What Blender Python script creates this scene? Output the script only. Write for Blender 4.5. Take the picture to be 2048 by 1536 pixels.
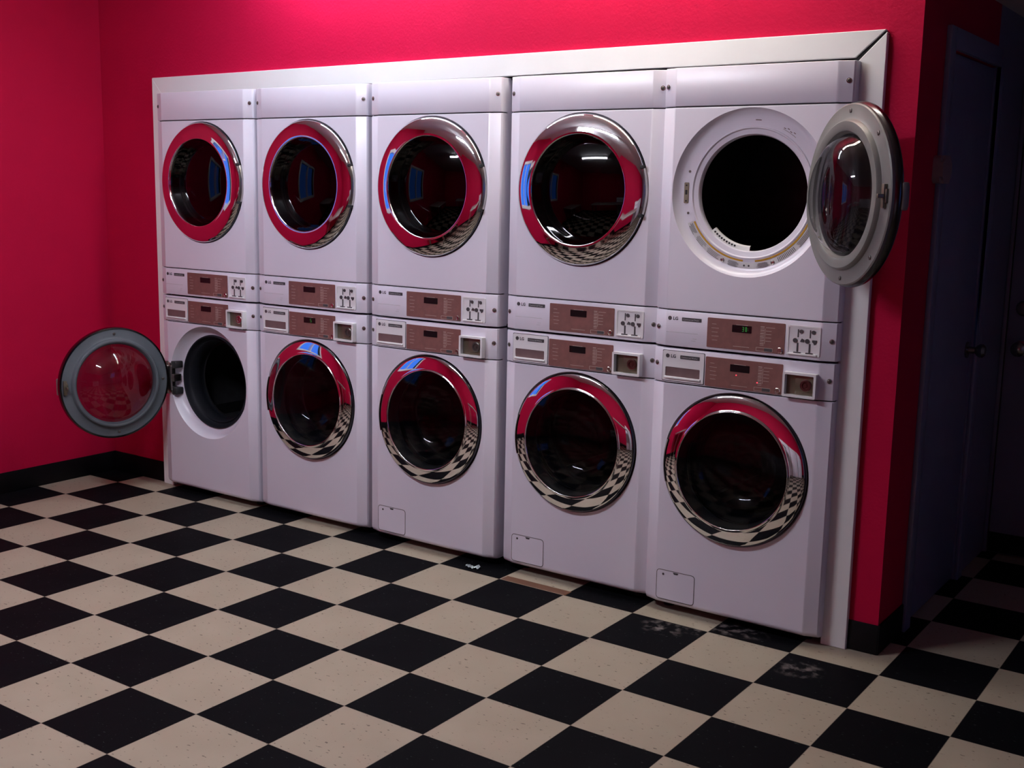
import bpy, bmesh, math
from mathutils import Matrix, Vector
PI = math.pi
C = bpy.context.scene.collection
for o in list(bpy.data.objects): bpy.data.objects.remove(o)

# ------------------------------------------------------------------ camera
F_PX, YAW, PITCH, ROLL = 2313.3, -0.6093138, 0.1665911, 0.0198327
CAM = Vector((5.0063, -3.3113, 1.5375))
Ry = Matrix(((math.cos(YAW), -math.sin(YAW), 0), (math.sin(YAW), math.cos(YAW), 0), (0, 0, 1)))
R0 = Matrix(((1, 0, 0), (0, 0, -1), (0, 1, 0)))
Rp = Matrix(((1, 0, 0), (0, math.cos(PITCH), -math.sin(PITCH)), (0, math.sin(PITCH), math.cos(PITCH))))
Rr = Matrix(((math.cos(ROLL), -math.sin(ROLL), 0), (math.sin(ROLL), math.cos(ROLL), 0), (0, 0, 1)))
RM = Rr @ Rp @ R0 @ Ry                      # world -> (right, down, forward)
cam_rot = Matrix((RM[0], -RM[1], -RM[2])).transposed()
cd = bpy.data.cameras.new('camera')
cd.sensor_width = 36; cd.lens = F_PX / 2048 * 36; cd.clip_start = 0.05
cam = bpy.data.objects.new('camera', cd); C.objects.link(cam)
cam.matrix_world = Matrix.Translation(CAM) @ cam_rot.to_4x4()
bpy.context.scene.camera = cam

# ------------------------------------------------------------------ view + world (evening sky outside the windows)
vs = bpy.context.scene.view_settings
vs.view_transform = 'Standard'; vs.look = 'None'; vs.gamma = 1; vs.use_curve_mapping = False
vs.exposure = 0.0
w = bpy.data.worlds.new('world'); bpy.context.scene.world = w; w.use_nodes = True
w.node_tree.nodes['Background'].inputs[0].default_value = (0.05, 0.22, 0.95, 1)
w.node_tree.nodes['Background'].inputs[1].default_value = 1.3
CEIL = 2.78
LAMP_COL = (0.80, 0.90, 1.0)
LAMP_A = 78.0      # tube close to the dryer wall
LAMP_B = 225.0       # tubes further into the room

# ------------------------------------------------------------------ materials
def new_mat(name):
    m = bpy.data.materials.new(name); m.use_nodes = True
    nt = m.node_tree
    return m, nt, nt.nodes['Principled BSDF']
def N(nt, t, **kw):
    n = nt.nodes.new(t)
    for k, v in kw.items(): setattr(n, k, v)
    return n
def ramp(nt, src, p0, p1, c0, c1):
    r = N(nt, 'ShaderNodeValToRGB'); e = r.color_ramp.elements
    e[0].position = p0; e[0].color = c0; e[1].position = p1; e[1].color = c1
    nt.links.new(src, r.inputs[0]); return r.outputs[0]
def mat(name, col, rough=0.5, metal=0.0, noise=None, bump=None, coat=0.0, spec=0.5):
    """principled with a procedural mottle (noise=(scale, amount)) and bump=(scale, strength, distance)"""
    m, nt, b = new_mat(name)
    b.inputs['Roughness'].default_value = rough; b.inputs['Metallic'].default_value = metal
    b.inputs['Coat Weight'].default_value = coat; b.inputs['Specular IOR Level'].default_value = spec
    b.inputs['Base Color'].default_value = (*col, 1)
    tc = N(nt, 'ShaderNodeTexCoord')
    if noise:
        n = N(nt, 'ShaderNodeTexNoise'); n.inputs['Scale'].default_value = noise[0]; n.inputs['Detail'].default_value = 4
        nt.links.new(tc.outputs['Object'], n.inputs['Vector'])
        a = noise[1]
        nt.links.new(ramp(nt, n.outputs['Fac'], 0.3, 0.7, (*[c * (1 - a) for c in col], 1), (*[min(1, c * (1 + a)) for c in col], 1)), b.inputs['Base Color'])
    if bump:
        n2 = N(nt, 'ShaderNodeTexNoise'); n2.inputs['Scale'].default_value = bump[0]; n2.inputs['Detail'].default_value = 3
        bp = N(nt, 'ShaderNodeBump'); bp.inputs['Strength'].default_value = bump[1]; bp.inputs['Distance'].default_value = bump[2]
        nt.links.new(tc.outputs['Object'], n2.inputs['Vector']); nt.links.new(n2.outputs['Fac'], bp.inputs['Height'])
        nt.links.new(bp.outputs[0], b.inputs['Normal'])
    return m
def emit(name, col, s):
    m, nt, b = new_mat(name)
    b.inputs['Base Color'].default_value = (0.02, 0.02, 0.02, 1)
    b.inputs['Emission Color'].default_value = (*col, 1); b.inputs['Emission Strength'].default_value = s
    return m

M = {}
M['red'] = mat('red wall paint', (0.46, 0.006, 0.045), 0.6, spec=.06, noise=(3, .04), bump=(90, .25, .004))
M['base'] = mat('black vinyl baseboard', (0.004, 0.004, 0.005), 0.5, spec=.15, noise=(6, .3))
M['ceil'] = mat('off white ceiling', (0.62, 0.60, 0.58), 0.85, bump=(60, .3, .004))
M['trim'] = mat('white painted board', (0.80, 0.81, 0.80), 0.40, noise=(5, .02), bump=(25, .08, .002))
M['enamel'] = mat('white enamel', (0.73, 0.705, 0.79), 0.30, noise=(2.5, .015), bump=(300, .02, .0005))
M['plastic'] = mat('white control plastic', (0.76, 0.755, 0.765), 0.38, noise=(8, .02))
M['recess'] = mat('white moulded plastic', (0.72, 0.72, 0.70), 0.42, noise=(8, .02))
M['chrome'] = mat('chrome plated plastic', (0.80, 0.80, 0.82), 0.035, 1.0, noise=(4, .02))
M['rim'] = mat('dark chrome rim', (0.06, 0.06, 0.065), 0.2, 1.0, noise=(4, .1))
M['flange'] = mat('grey moulded door liner', (0.155, 0.155, 0.145), 0.42, noise=(9, .08), bump=(200, .05, .001))
M['flange_w'] = mat('blue grey moulded door liner', (0.085, 0.10, 0.115), 0.5, noise=(9, .08), bump=(200, .05, .001))
M['brown'] = mat('brown membrane display panel', (0.20, 0.085, 0.075), 0.45, noise=(40, .10))
M['drawer'] = mat('brown recessed pull', (0.16, 0.10, 0.10), 0.45, noise=(30, .1))
M['darkgap'] = mat('dark gap', (0.015, 0.015, 0.017), 0.8, noise=(5, .1))
M['plate'] = mat('dark grey name strip', (0.055, 0.055, 0.06), 0.45, noise=(20, .1))
M['mark'] = mat('dark grey print', (0.05, 0.045, 0.05), 0.5, noise=(20, .1))
M['lightmark'] = mat('pale print', (0.50, 0.42, 0.38), 0.5, noise=(20, .1))
M['softmark'] = mat('faint grey print', (0.42, 0.41, 0.42), 0.5, noise=(20, .1))
M['steel'] = mat('stainless steel', (0.55, 0.53, 0.50), 0.25, 1.0, noise=(20, .1))
M['coinsteel'] = mat('dull coin box steel', (0.20, 0.18, 0.13), 0.38, 0.8, noise=(14, .2))
M['screw'] = mat('dark screw', (0.12, 0.11, 0.10), 0.35, .7, noise=(20, .2))
M['drum'] = mat('dark drum steel', (0.05, 0.05, 0.055), 0.38, 0.8, noise=(20, .2))
M['boot'] = mat('grey rubber gasket', (0.008, 0.010, 0.014), 0.6, spec=.2, noise=(20, .15))
M['gold'] = mat('yellow warning stripe', (0.55, 0.30, 0.012), 0.45, noise=(20, .08))
M['label'] = mat('pale label paper', (0.60, 0.59, 0.60), 0.45, noise=(30, .04))
M['coinred'] = mat('copper coloured lock', (0.15, 0.055, 0.055), 0.3, .8, noise=(30, .2))
M['doorpaint_glow'] = mat('pale blue grey door paint', (0.20, 0.21, 0.30), 0.38, noise=(3, .04), bump=(50, .05, .002))  # blue mixed into the paint stands in for window glow in the hall
M['knob'] = mat('brushed door knob', (0.30, 0.28, 0.26), 0.22, 1.0, noise=(20, .1))
M['hinge'] = mat('dull brass hinge', (0.10, 0.08, 0.05), 0.4, .8, noise=(20, .2))
M['box'] = mat('beige box plastic', (0.30, 0.20, 0.20), 0.5, noise=(10, .05))
M['foil'] = mat('crumpled foil wrapper', (0.42, 0.50, 0.50), 0.3, .5, noise=(60, .4), bump=(120, .6, .004))
M['table'] = mat('grey laminate', (0.34, 0.31, 0.28), 0.4, noise=(12, .06))
M['fixture'] = mat('white lamp housing', (0.7, 0.7, 0.7), 0.4, noise=(5, .02))
M['tubeA'] = emit('fluorescent tube by the dryers', LAMP_COL, LAMP_A)
M['tubeC'] = emit('warm fluorescent tube by the dryers', (1.0, 0.93, 0.80), LAMP_A * .85)
M['tubeB'] = emit('fluorescent tube room', (0.86, 0.87, 1.0), LAMP_B)
M['green'] = emit('green digits', (0.05, 0.9, 0.12), 0.22)
M['led'] = emit('red indicator', (1.0, 0.05, 0.08), 2.0)
M['lcd'] = mat('black display window', (0.006, 0.007, 0.008), 0.15, noise=(20, .1))

def glass(name, tint, rough, mixfac, ior=1.5):
    m, nt, b = new_mat(name)
    nt.nodes.remove(b)
    out = nt.nodes['Material Output']
    tr = N(nt, 'ShaderNodeBsdfTransparent'); tr.inputs[0].default_value = (*tint, 1)
    gl = N(nt, 'ShaderNodeBsdfGlossy'); gl.inputs['Roughness'].default_value = rough
    n = N(nt, 'ShaderNodeTexNoise'); n.inputs['Scale'].default_value = 7
    f0 = ((ior - 1) / (ior + 1)) ** 2 * 1.6                 # Schlick term of a thin pane, the same from both sides
    fa = N(nt, 'ShaderNodeLayerWeight'); fa.inputs['Blend'].default_value = 0.5
    pw = N(nt, 'ShaderNodeMath', operation='POWER'); pw.inputs[1].default_value = 5; nt.links.new(fa.outputs['Facing'], pw.inputs[0])
    lw = N(nt, 'ShaderNodeMath', operation='MULTIPLY_ADD'); lw.inputs[1].default_value = (1 - f0) * .8; lw.inputs[2].default_value = f0
    nt.links.new(pw.outputs[0], lw.inputs[0])
    ad = N(nt, 'ShaderNodeMath', operation='ADD'); ad.inputs[1].default_value = mixfac
    mx = N(nt, 'ShaderNodeMixShader')
    mr = N(nt, 'ShaderNodeMapRange'); mr.inputs['To Min'].default_value = rough; mr.inputs['To Max'].default_value = rough + .03
    nt.links.new(n.outputs['Fac'], mr.inputs['Value']); nt.links.new(mr.outputs[0], gl.inputs['Roughness'])
    nt.links.new(lw.outputs[0], ad.inputs[0]); nt.links.new(ad.outputs[0], mx.inputs[0])
    nt.links.new(tr.outputs[0], mx.inputs[1]); nt.links.new(gl.outputs[0], mx.inputs[2]); nt.links.new(mx.outputs[0], out.inputs[0])
    return m
M['glass_dark'] = glass('smoked door glass', (0.07, 0.065, 0.065), 0.02, 0.0, 1.30)
M['glass_clear'] = glass('clear door glass', (0.50, 0.50, 0.52), 0.02, 0.0, 1.22)
M['glass_bowl'] = glass('clear glass bowl', (0.85, 0.85, 0.87), 0.02, 0.0, 1.42)
M['glass_window'] = glass('window pane', (0.95, 0.95, 0.97), 0.0, 0.0)

T = 0.3048
def floor_mat():
    m, nt, b = new_mat('black and beige vinyl tiles')
    L = nt.links.new
    tc = N(nt, 'ShaderNodeTexCoord')
    sc = N(nt, 'ShaderNodeVectorMath', operation='SCALE'); sc.inputs['Scale'].default_value = 1 / T
    L(tc.outputs['Object'], sc.inputs[0])
    sp = N(nt, 'ShaderNodeSeparateXYZ'); L(sc.outputs[0], sp.inputs[0])
    def mth(op, a, bb=None, c=None):
        n = N(nt, 'ShaderNodeMath', operation=op)
        for i, v in enumerate((a, bb, c)):
            if v is None: continue
            if isinstance(v, (int, float)): n.inputs[i].default_value = v
            else: L(v, n.inputs[i])
        return n.outputs[0]
    fx, fy = mth('FLOOR', sp.outputs[0]), mth('FLOOR', sp.outputs[1])
    par = mth('FLOORED_MODULO', mth('ADD', fx, fy), 2.0)                # 0 = black, 1 = beige
    def mix(f, a, bb):
        n = N(nt, 'ShaderNodeMix', data_type='RGBA')
        if isinstance(f, float): n.inputs[0].default_value = f
        else: L(f, n.inputs[0])
        for k, v in ((6, a), (7, bb)):
            if isinstance(v, tuple): n.inputs[k].default_value = v
            else: L(v, n.inputs[k])
        return n.outputs[2]
    # per tile brightness
    cx = N(nt, 'ShaderNodeCombineXYZ'); L(fx, cx.inputs[0]); L(fy, cx.inputs[1])
    wn = N(nt, 'ShaderNodeTexWhiteNoise'); L(cx.outputs[0], wn.inputs['Vector'])
    # flecks: elongated along x, warped
    mp = N(nt, 'ShaderNodeMapping'); mp.inputs['Scale'].default_value = (48, 100, 1); L(tc.outputs['Object'], mp.inputs[0])
    nz = N(nt, 'ShaderNodeTexNoise'); nz.inputs['Scale'].default_value = 1.0; nz.inputs['Detail'].default_value = 2; L(mp.outputs[0], nz.inputs['Vector'])
    fleck = ramp(nt, nz.outputs['Fac'], 0.67, 0.70, (0, 0, 0, 1), (1, 1, 1, 1))
    nz2 = N(nt, 'ShaderNodeTexNoise'); nz2.inputs['Scale'].default_value = 5; nz2.inputs['Detail'].default_value = 5; L(tc.outputs['Object'], nz2.inputs['Vector'])
    beige = mix(nz2.outputs['Fac'], (0.29, 0.245, 0.178, 1), (0.39, 0.34, 0.26, 1))
    beige = mix(mth('MULTIPLY', wn.outputs['Value'], 0.25), beige, (0.31, 0.255, 0.19, 1))
    beige = mix(mth('MULTIPLY', fleck, 0.8), beige, (0.07, 0.05, 0.04, 1))
    mp3 = N(nt, 'ShaderNodeMapping'); mp3.inputs['Location'].default_value = (3, 7, 0); mp3.inputs['Scale'].default_value = (60, 110, 1); L(tc.outputs['Object'], mp3.inputs[0])
    nz3 = N(nt, 'ShaderNodeTexNoise'); nz3.inputs['Scale'].default_value = 1.0; nz3.inputs['Detail'].default_value = 1; L(mp3.outputs[0], nz3.inputs['Vector'])
    fl2 = ramp(nt, nz3.outputs['Fac'], 0.71, 0.75, (0, 0, 0, 1), (1, 1, 1, 1))
    black = mix(mth('MULTIPLY', fl2, 0.5), (0.004, 0.004, 0.005, 1), (0.07, 0.085, 0.08, 1))
    # worn scuffs on some black tiles
    def blob(x, y, sx, sy, sharp=.55):
        a = mth('POWER', mth('DIVIDE', mth('SUBTRACT', sp.outputs[0], x / T), sx / T), 2.0)
        c = mth('POWER', mth('DIVIDE', mth('SUBTRACT', sp.outputs[1], y / T), sy / T), 2.0)
        return mth('MAXIMUM', mth('SUBTRACT', 1.0, mth('ADD', a, c)), 0.0)
    bl = mth('ADD', mth('ADD', blob(3.21, .245, .10, .075), blob(3.40, .38, .16, .07)), mth('ADD', blob(3.73, .19, .10, .08), blob(3.32, .29, .05, .05)))
    nz4 = N(nt, 'ShaderNodeTexNoise'); nz4.inputs['Scale'].default_value = 28; nz4.inputs['Detail'].default_value = 6; L(tc.outputs['Object'], nz4.inputs['Vector'])
    sc_f = mth('MULTIPLY', bl, ramp(nt, nz4.outputs['Fac'], 0.48, 0.66, (0, 0, 0, 1), (1, 1, 1, 1)))
    black = mix(mth('MULTIPLY', sc_f, 0.75), black, (0.20, 0.17, 0.16, 1))
    col = mix(par, black, beige)
    # joints
    def edge(c):
        f = mth('FRACT', c); d = mth('MINIMUM', f, mth('SUBTRACT', 1.0, f)); return mth('LESS_THAN', d, 0.0035)
    j = mth('MAXIMUM', edge(sp.outputs[0]), edge(sp.outputs[1]))
    col = mix(mth('MULTIPLY', j, 0.6), col, (0.10, 0.075, 0.06, 1))
    # exposed brown strip where one cut tile is missing
    def between(c, a, bb): return mth('MULTIPLY', mth('GREATER_THAN', c, a), mth('LESS_THAN', c, bb))
    st = mth('MULTIPLY', between(sp.outputs[0], 8.02, 9.02), between(sp.outputs[1], 1.01, 1.17))
    col = mix(st, col, (0.13, 0.06, 0.035, 1))
    L(col, b.inputs['Base Color'])
    L(mth('ADD', mth('MULTIPLY', nz2.outputs['Fac'], 0.2), 0.42), b.inputs['Roughness'])
    L(mth('MULTIPLY_ADD', par, 0.22, 0.02), b.inputs['Specular IOR Level'])
    bp = N(nt, 'ShaderNodeBump'); bp.inputs['Strength'].default_value = 0.25; bp.inputs['Distance'].default_value = 0.002
    L(mth('SUBTRACT', nz2.outputs['Fac'], j), bp.inputs['Height']); L(bp.outputs[0], b.inputs['Normal'])
    return m
M['floor'] = floor_mat()

# ------------------------------------------------------------------ mesh helpers
def box(bm, x0, x1, y0, y1, z0, z1, bev=0.0, mi=0):
    vs_ = [bm.verts.new((x, y, z)) for x in (x0, x1) for y in (y0, y1) for z in (z0, z1)]
    fs = []
    for q in ((0, 1, 3, 2), (4, 6, 7, 5), (0, 4, 5, 1), (2, 3, 7, 6), (0, 2, 6, 4), (1, 5, 7, 3)):
        f = bm.faces.new([vs_[i] for i in q]); f.material_index = mi; fs.append(f)
    if bev > 0:
        es = list({e for f in fs for e in f.edges})
        r = bmesh.ops.bevel(bm, geom=es, offset=bev, segments=2, affect='EDGES', profile=0.5)
        for f in r['faces']: f.material_index = mi
def lathe(bm, prof, cx=0, cz=0, y0=0, seg=96, a0=0, a1=2 * PI, mi=0):
    """profile of (r, d): d is distance in front of the plane y0 (towards -y); axis = y"""
    full = abs(a1 - a0 - 2 * PI) < 1e-6
    n = seg if full else seg + 1
    rows = []
    for r, d in prof:
        if r < 1e-5: rows.append([bm.verts.new((cx, y0 - d, cz))] * n)
        else: rows.append([bm.verts.new((cx + r * math.cos(a0 + (a1 - a0) * i / seg), y0 - d, cz + r * math.sin(a0 + (a1 - a0) * i / seg))) for i in range(n)])
    for a, b_ in zip(rows, rows[1:]):
        for i in range(seg):
            k = (i + 1) % n
            q = []
            for v in (a[i], a[k], b_[k], b_[i]):
                if v not in q: q.append(v)
            if len(q) > 2: f = bm.faces.new(q); f.material_index = mi
def disc(bm, x, z, y, r, th=.001, seg=20, mi=0):
    lathe(bm, [(r, 0), (r, th), (0, th)], x, z, y, seg, mi=mi)
def cyl(bm, p0, p1, r, seg=16, mi=0):
    p0, p1 = Vector(p0), Vector(p1); d = p1 - p0; q = d.to_track_quat('Z', 'Y').to_matrix()
    ra = []
    for p in (p0, p1): ra.append([bm.verts.new(p + q @ Vector((r * math.cos(2 * PI * i / seg), r * math.sin(2 * PI * i / seg), 0))) for i in range(seg)])
    for i in range(seg):
        f = bm.faces.new((ra[0][i], ra[0][(i + 1) % seg], ra[1][(i + 1) % seg], ra[1][i])); f.material_index = mi
    bm.faces.new(ra[0][::-1]).material_index = mi; bm.faces.new(ra[1]).material_index = mi
def rrect(x0, x1, z0, z1, r, n=5):
    pts = []
    for cx, cz, a in ((x1 - r, z1 - r, 0), (x0 + r, z1 - r, PI / 2), (x0 + r, z0 + r, PI), (x1 - r, z0 + r, 3 * PI / 2)):
        for i in range(n + 1): pts.append((cx + r * math.cos(a + PI / 2 * i / n), cz + r * math.sin(a + PI / 2 * i / n)))
    return pts
def prism(bm, pts, y0, y1, mi=0):
    """outline in x,z extruded between y0 (front) and y1"""
    a = [bm.verts.new((x, y0, z)) for x, z in pts]; b_ = [bm.verts.new((x, y1, z)) for x, z in pts]
    bm.faces.new(a).material_index = mi; bm.faces.new(b_[::-1]).material_index = mi
    for i in range(len(pts)):
        k = (i + 1) % len(pts); bm.faces.new((a[i], a[k], b_[k], b_[i])).material_index = mi
def frame(bm, o, i, y0, y1, mi=0):
    """ring between outlines o and i (same count)"""
    n = len(o)
    for yy in (y0, y1):
        A = [bm.verts.new((x, yy, z)) for x, z in o]; B = [bm.verts.new((x, yy, z)) for x, z in i]
        for k in range(n): bm.faces.new((A[k], A[(k + 1) % n], B[(k + 1) % n], B[k])).material_index = mi
    for P_ in (o, i):
        A = [bm.verts.new((x, y0, z)) for x, z in P_]; B = [bm.verts.new((x, y1, z)) for x, z in P_]
        for k in range(n): bm.faces.new((A[k], A[(k + 1) % n], B[(k + 1) % n], B[k])).material_index = mi
def to_mesh(bm, name, mats, angle=35, weld=1e-5):
    bmesh.ops.remove_doubles(bm, verts=bm.verts, dist=weld)
    bmesh.ops.recalc_face_normals(bm, faces=bm.faces)
    me = bpy.data.meshes.new(name); bm.to_mesh(me); bm.free()
    for m in (mats if isinstance(mats, (list, tuple)) else [mats]): me.materials.append(M[m] if isinstance(m, str) else m)
    for p in me.polygons: p.use_smooth = True
    me.set_sharp_from_angle(angle=math.radians(angle))
    return me
CACHE = {}
def cached(key, fn):
    if key not in CACHE: CACHE[key] = fn()
    return CACHE[key]
def link(name, me, parent=None, loc=(0, 0, 0), rotz=0):
    o = bpy.data.objects.new(name, me); C.objects.link(o); o.location = loc; o.rotation_euler = (0, 0, rotz)
    if parent: o.parent = parent
    return o
def tag(o, label, cat, group=None):
    o['label'] = label; o['category'] = cat
    if group: o['group'] = group
    return o
def thing(name, label, cat, loc, group=None, rotz=0):
    o = bpy.data.objects.new(name, None); o.empty_display_size = .1; C.objects.link(o); o.location = loc; o.rotation_euler = (0, 0, rotz)
    return tag(o, label, cat, group)
def struct(name, bm, mats, parent=None, angle=35):
    o = link(name, to_mesh(bm, name, mats, angle), parent)
    if not parent: o['kind'] = 'structure'
    return o
def text_mesh(body, size, m, th=.0004, bold=0.0):
    cu = bpy.data.curves.new('lettering', 'FONT'); cu.body = body; cu.size = size; cu.extrude = th; cu.offset = bold; cu.resolution_u = 2
    o = bpy.data.objects.new('lettering', cu); C.objects.link(o)
    dg = bpy.context.evaluated_depsgraph_get(); dg.update()
    me = bpy.data.meshes.new_from_object(o.evaluated_get(dg))
    me.transform(Matrix.Rotation(PI / 2, 4, 'X'))
    bpy.data.objects.remove(o); bpy.data.curves.remove(cu)
    me.materials.clear(); me.materials.append(M[m])
    return me

# ------------------------------------------------------------------ the room
XL, YW, XC = -0.24, 0.470, 3.90         # left wall face, dryer wall face, outside corner
XR, YB, YH = 6.70, -4.90, 1.95          # right wall, wall behind the camera, end of hall
XH = 5.30                               # right side of the hall
OX0, OX1, OZ = 0.262, 3.722, 1.972        # visible edge of the boards; the rough opening is OM larger
OM = .025      # opening for the machines
bm = bmesh.new(); box(bm, XL - .1, XR + .1, YB - .1, YH + .1, -.08, 0); struct('floor', bm, 'floor')
bm = bmesh.new(); box(bm, XL - .1, XR + .1, YB - .1, YW, CEIL, CEIL + .1)
struct('ceiling', bm, 'ceil')
bm = bmesh.new(); box(bm, XC - .1, XH + .1, YW, YH + .1, 2.26, 2.32); struct('ceiling_hall', bm, 'ceil')
bm = bmesh.new()                         # wall behind the machines, with the opening and the dark closet behind it
box(bm, XL, OX0 - OM, YW, YW + .11, 0, CEIL); box(bm, OX1 + OM, XC, YW, YW + .11, 0, CEIL); box(bm, OX0 - OM, OX1 + OM, YW, YW + .11, OZ + OM, CEIL)
box(bm, XH, XR, YW, YW + .11, 0, CEIL); box(bm, XC, XH, YW, YW + .11, 2.26, CEIL)
box(bm, XL, XC - .1, 1.32, 1.42, 0, 2.3, mi=1); box(bm, XL, XC - .1, YW + .11, 1.42, 2.2, 2.3, mi=1)
struct('wall_back', bm, ['red', 'darkgap'])
WY0, WY1, WZ0, WZ1 = -1.80, -.70, 1.12, 2.15
bm = bmesh.new()
box(bm, XL - .12, XL, YB, WY0, 0, CEIL); box(bm, XL - .12, XL, WY1, 1.42, 0, CEIL)
box(bm, XL - .12, XL, WY0, WY1, 0, WZ0); box(bm, XL - .12, XL, WY0, WY1, WZ1, CEIL)
struct('wall_left', bm, 'red')
bm = bmesh.new(); box(bm, XL - .12, XR + .12, YB - .12, YB, 0, CEIL); struct('wall_front', bm, 'red')
RY0, RY1 = -1.4, -.5
bm = bmesh.new()
box(bm, XR, XR + .12, YB, RY0, 0, CEIL); box(bm, XR, XR + .12, RY1, YW + .11, 0, CEIL)
box(bm, XR, XR + .12, RY0, RY1, 0, WZ0); box(bm, XR, XR + .12, RY0, RY1, WZ1, CEIL)
struct('wall_right', bm, 'doorpaint_glow')
D0, D1, DZ = .80, 1.45, 2.03            # door in the hall's left side
bm = bmesh.new()
box(bm, XC - .10, XC, YW + .11, D0, 0, 2.3); box(bm, XC - .10, XC, D0, D1, DZ, 2.3); box(bm, XC - .1, XC, D1, YH, 0, 2.3, mi=1)
struct('wall_hall_left', bm, ['red', 'doorpaint_glow'])
bm = bmesh.new(); box(bm, XC - .1, XH + .1, YH, YH + .1, 0, 2.3); struct('wall_hall_end', bm, 'doorpaint_glow')
bm = bmesh.new(); box(bm, XH, XH + .1, YW + .11, YH, 0, 2.3); struct('wall_hall_right', bm, 'doorpaint_glow')

def baseboard(name, boxes):
    bm = bmesh.new()
    for b_ in boxes: box(bm, *b_, bev=.003)
    struct(name, bm, 'base')
BH = .105
baseboard('baseboard_left', [(XL, XL + .008, YB, YW, 0, BH)])
baseboard('baseboard_back', [(XL + .008, .195, YW - .008, YW, 0, BH), (3.80, XC + .004, YW - .008, YW, 0, BH), (XH, XR, YW - .008, YW, 0, BH)])
baseboard('baseboard_hall', [(XC, XC + .008, YW - .006, D0 - .065, 0, BH)])
baseboard('baseboard_front', [(XL, XR, YB, YB + .008, 0, BH)])
baseboard('baseboard_right', [(XR - .008, XR, YB, YW, 0, BH)])

# white boards that frame the machines (mitred; the right mitre has opened)
def board(name, pts, y0, y1):
    bm = bmesh.new(); prism(bm, pts, y0, y1)
    es = [e for e in bm.edges]; bmesh.ops.bevel(bm, geom=es, offset=.0015, segments=1, affect='EDGES')
    struct(name, bm, 'trim', angle=25)
FX0, FX1, FZ = 0.192, 3.796, 2.050
board('trim_1', [(FX0, FZ - .008), (OX0 + .006, OZ - .012), (3.698, OZ + .004), (FX1 - .004, FZ + .008)], .448, YW)
board('trim_2', [(FX0, 0), (OX0 + .006, 0), (OX0 + .006, OZ - .013), (FX0, FZ - .009)], .448, YW)
board('trim_3', [(3.712, 0), (3.800, 0), (FX1, FZ + .001), (3.706, OZ - .010)], .448, YW)

bm = bmesh.new(); prism(bm, [(3.690, OZ - .004), (3.716, OZ - .012), (FX1 + .001, FZ - .006), (FX1 - .010, FZ + .004)], .4565, YW + .001)  # dark strip added behind the open mitre to stand for its shade
struct('mitre_gap_shade', bm, 'darkgap')
# hall doors
def cas(bm, y0, y1, z0, z1): box(bm, XC, XC + .018, y0, y1, z0, z1, bev=.003)
d1 = bpy.data.objects.new('door_1', None)
bm = bmesh.new(); box(bm, XC - .045, XC - .006, D0 + .004, D1 - .004, .006, DZ - .005, bev=.002)
d1 = link('door_1', to_mesh(bm, 'door_1', 'doorpaint_glow')); d1['kind'] = 'structure'
bm = bmesh.new(); cas(bm, D0 - .065, D0, 0, DZ + .07); cas(bm, D1, D1 + .065, 0, DZ + .07); cas(bm, D0, D1, DZ, DZ + .07)
link('door_frame', to_mesh(bm, 'door_frame', 'doorpaint_glow'), d1)
def knob(parent, p, axis, r=.027):
    bm = bmesh.new()
    prof = [(.032, 0), (.032, .006), (.014, .009), (.012, .032), (.020, .038), (r, .05), (r, .060), (.018, .070), (0, .072)]
    lathe(bm, prof, seg=32)
    me = to_mesh(bm, 'door_knob', 'knob')
    o = link('door_knob', me, parent, p, axis); return o
knob(d1, (XC - .006, D1 - .07, .955), PI / 2)
for hz in (1.83, 1.10, .44):
    bm = bmesh.new(); cyl(bm, (XC + .006, D0 + .004, hz - .045), (XC + .006, D0 + .004, hz + .045), .006, 10)
    box(bm, XC - .004, XC + .002, D0 - .004, D0 + .02, hz - .045, hz + .045)
    link('hinge', to_mesh(bm, 'hinge', 'hinge'), d1)
bm = bmesh.new(); box(bm, 3.925, 4.72, YH - .030, YH - .002, .012, 2.03, bev=.002)
d2 = link('door_2', to_mesh(bm, 'door_2', 'doorpaint_glow')); d2['kind'] = 'structure'
bm = bmesh.new(); box(bm, XC + .001, 3.918, YH - .02, YH - .001, 0, 2.10, bev=.002); box(bm, 4.725, 4.79, YH - .02, YH - .001, 0, 2.10, bev=.002); box(bm, 3.918, 4.725, YH - .02, YH - .001, 2.035, 2.10, bev=.002)
link('door_frame', to_mesh(bm, 'door_frame', 'doorpaint_glow'), d2)
knob(d2, (3.985, YH - .030, .915), 0, .030)
bm = bmesh.new(); lathe(bm, [(.032, 0), (.032, .010), (.026, .016), (.012, .018), (0, .018)], seg=32)
link('deadbolt', to_mesh(bm, 'deadbolt', 'knob'), d2, (3.985, YH - .030, 1.085))
bm = bmesh.new(); box(bm, 3.925, 4.72, YH - .034, YH - .0302, .012, .10, bev=.001)
link('kick_strip', to_mesh(bm, 'kick_strip', 'base'), d2)
bm = bmesh.new(); box(bm, 4.9, 5.0, YH - .008, YH, 0, BH); struct('baseboard_hall_end', bm, 'base')

# small wall box beside the hall door
wb = thing('wall_box', 'small rounded plastic box with side slots on the dark wall by the hallway door', 'wall box', (XC, .745, 1.585))
bm = bmesh.new()
pts = rrect(-.055, .055, 0, .092, .022)
prism(bm, pts, -.034, 0)
bmesh.ops.bevel(bm, geom=[e for e in bm.edges if all(abs(v.co.y + .034) < 1e-6 for v in e.verts)], offset=.010, segments=3, affect='EDGES')
link('housing', to_mesh(bm, 'housing', 'box'), wb, rotz=PI / 2)
for k in range(5):
    bm = bmesh.new(); box(bm, .010, .028, .0535, .0565, .020 + k * .012, .026 + k * .012)
    link('slot', to_mesh(bm, 'slot', 'darkgap'), wb)

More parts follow.
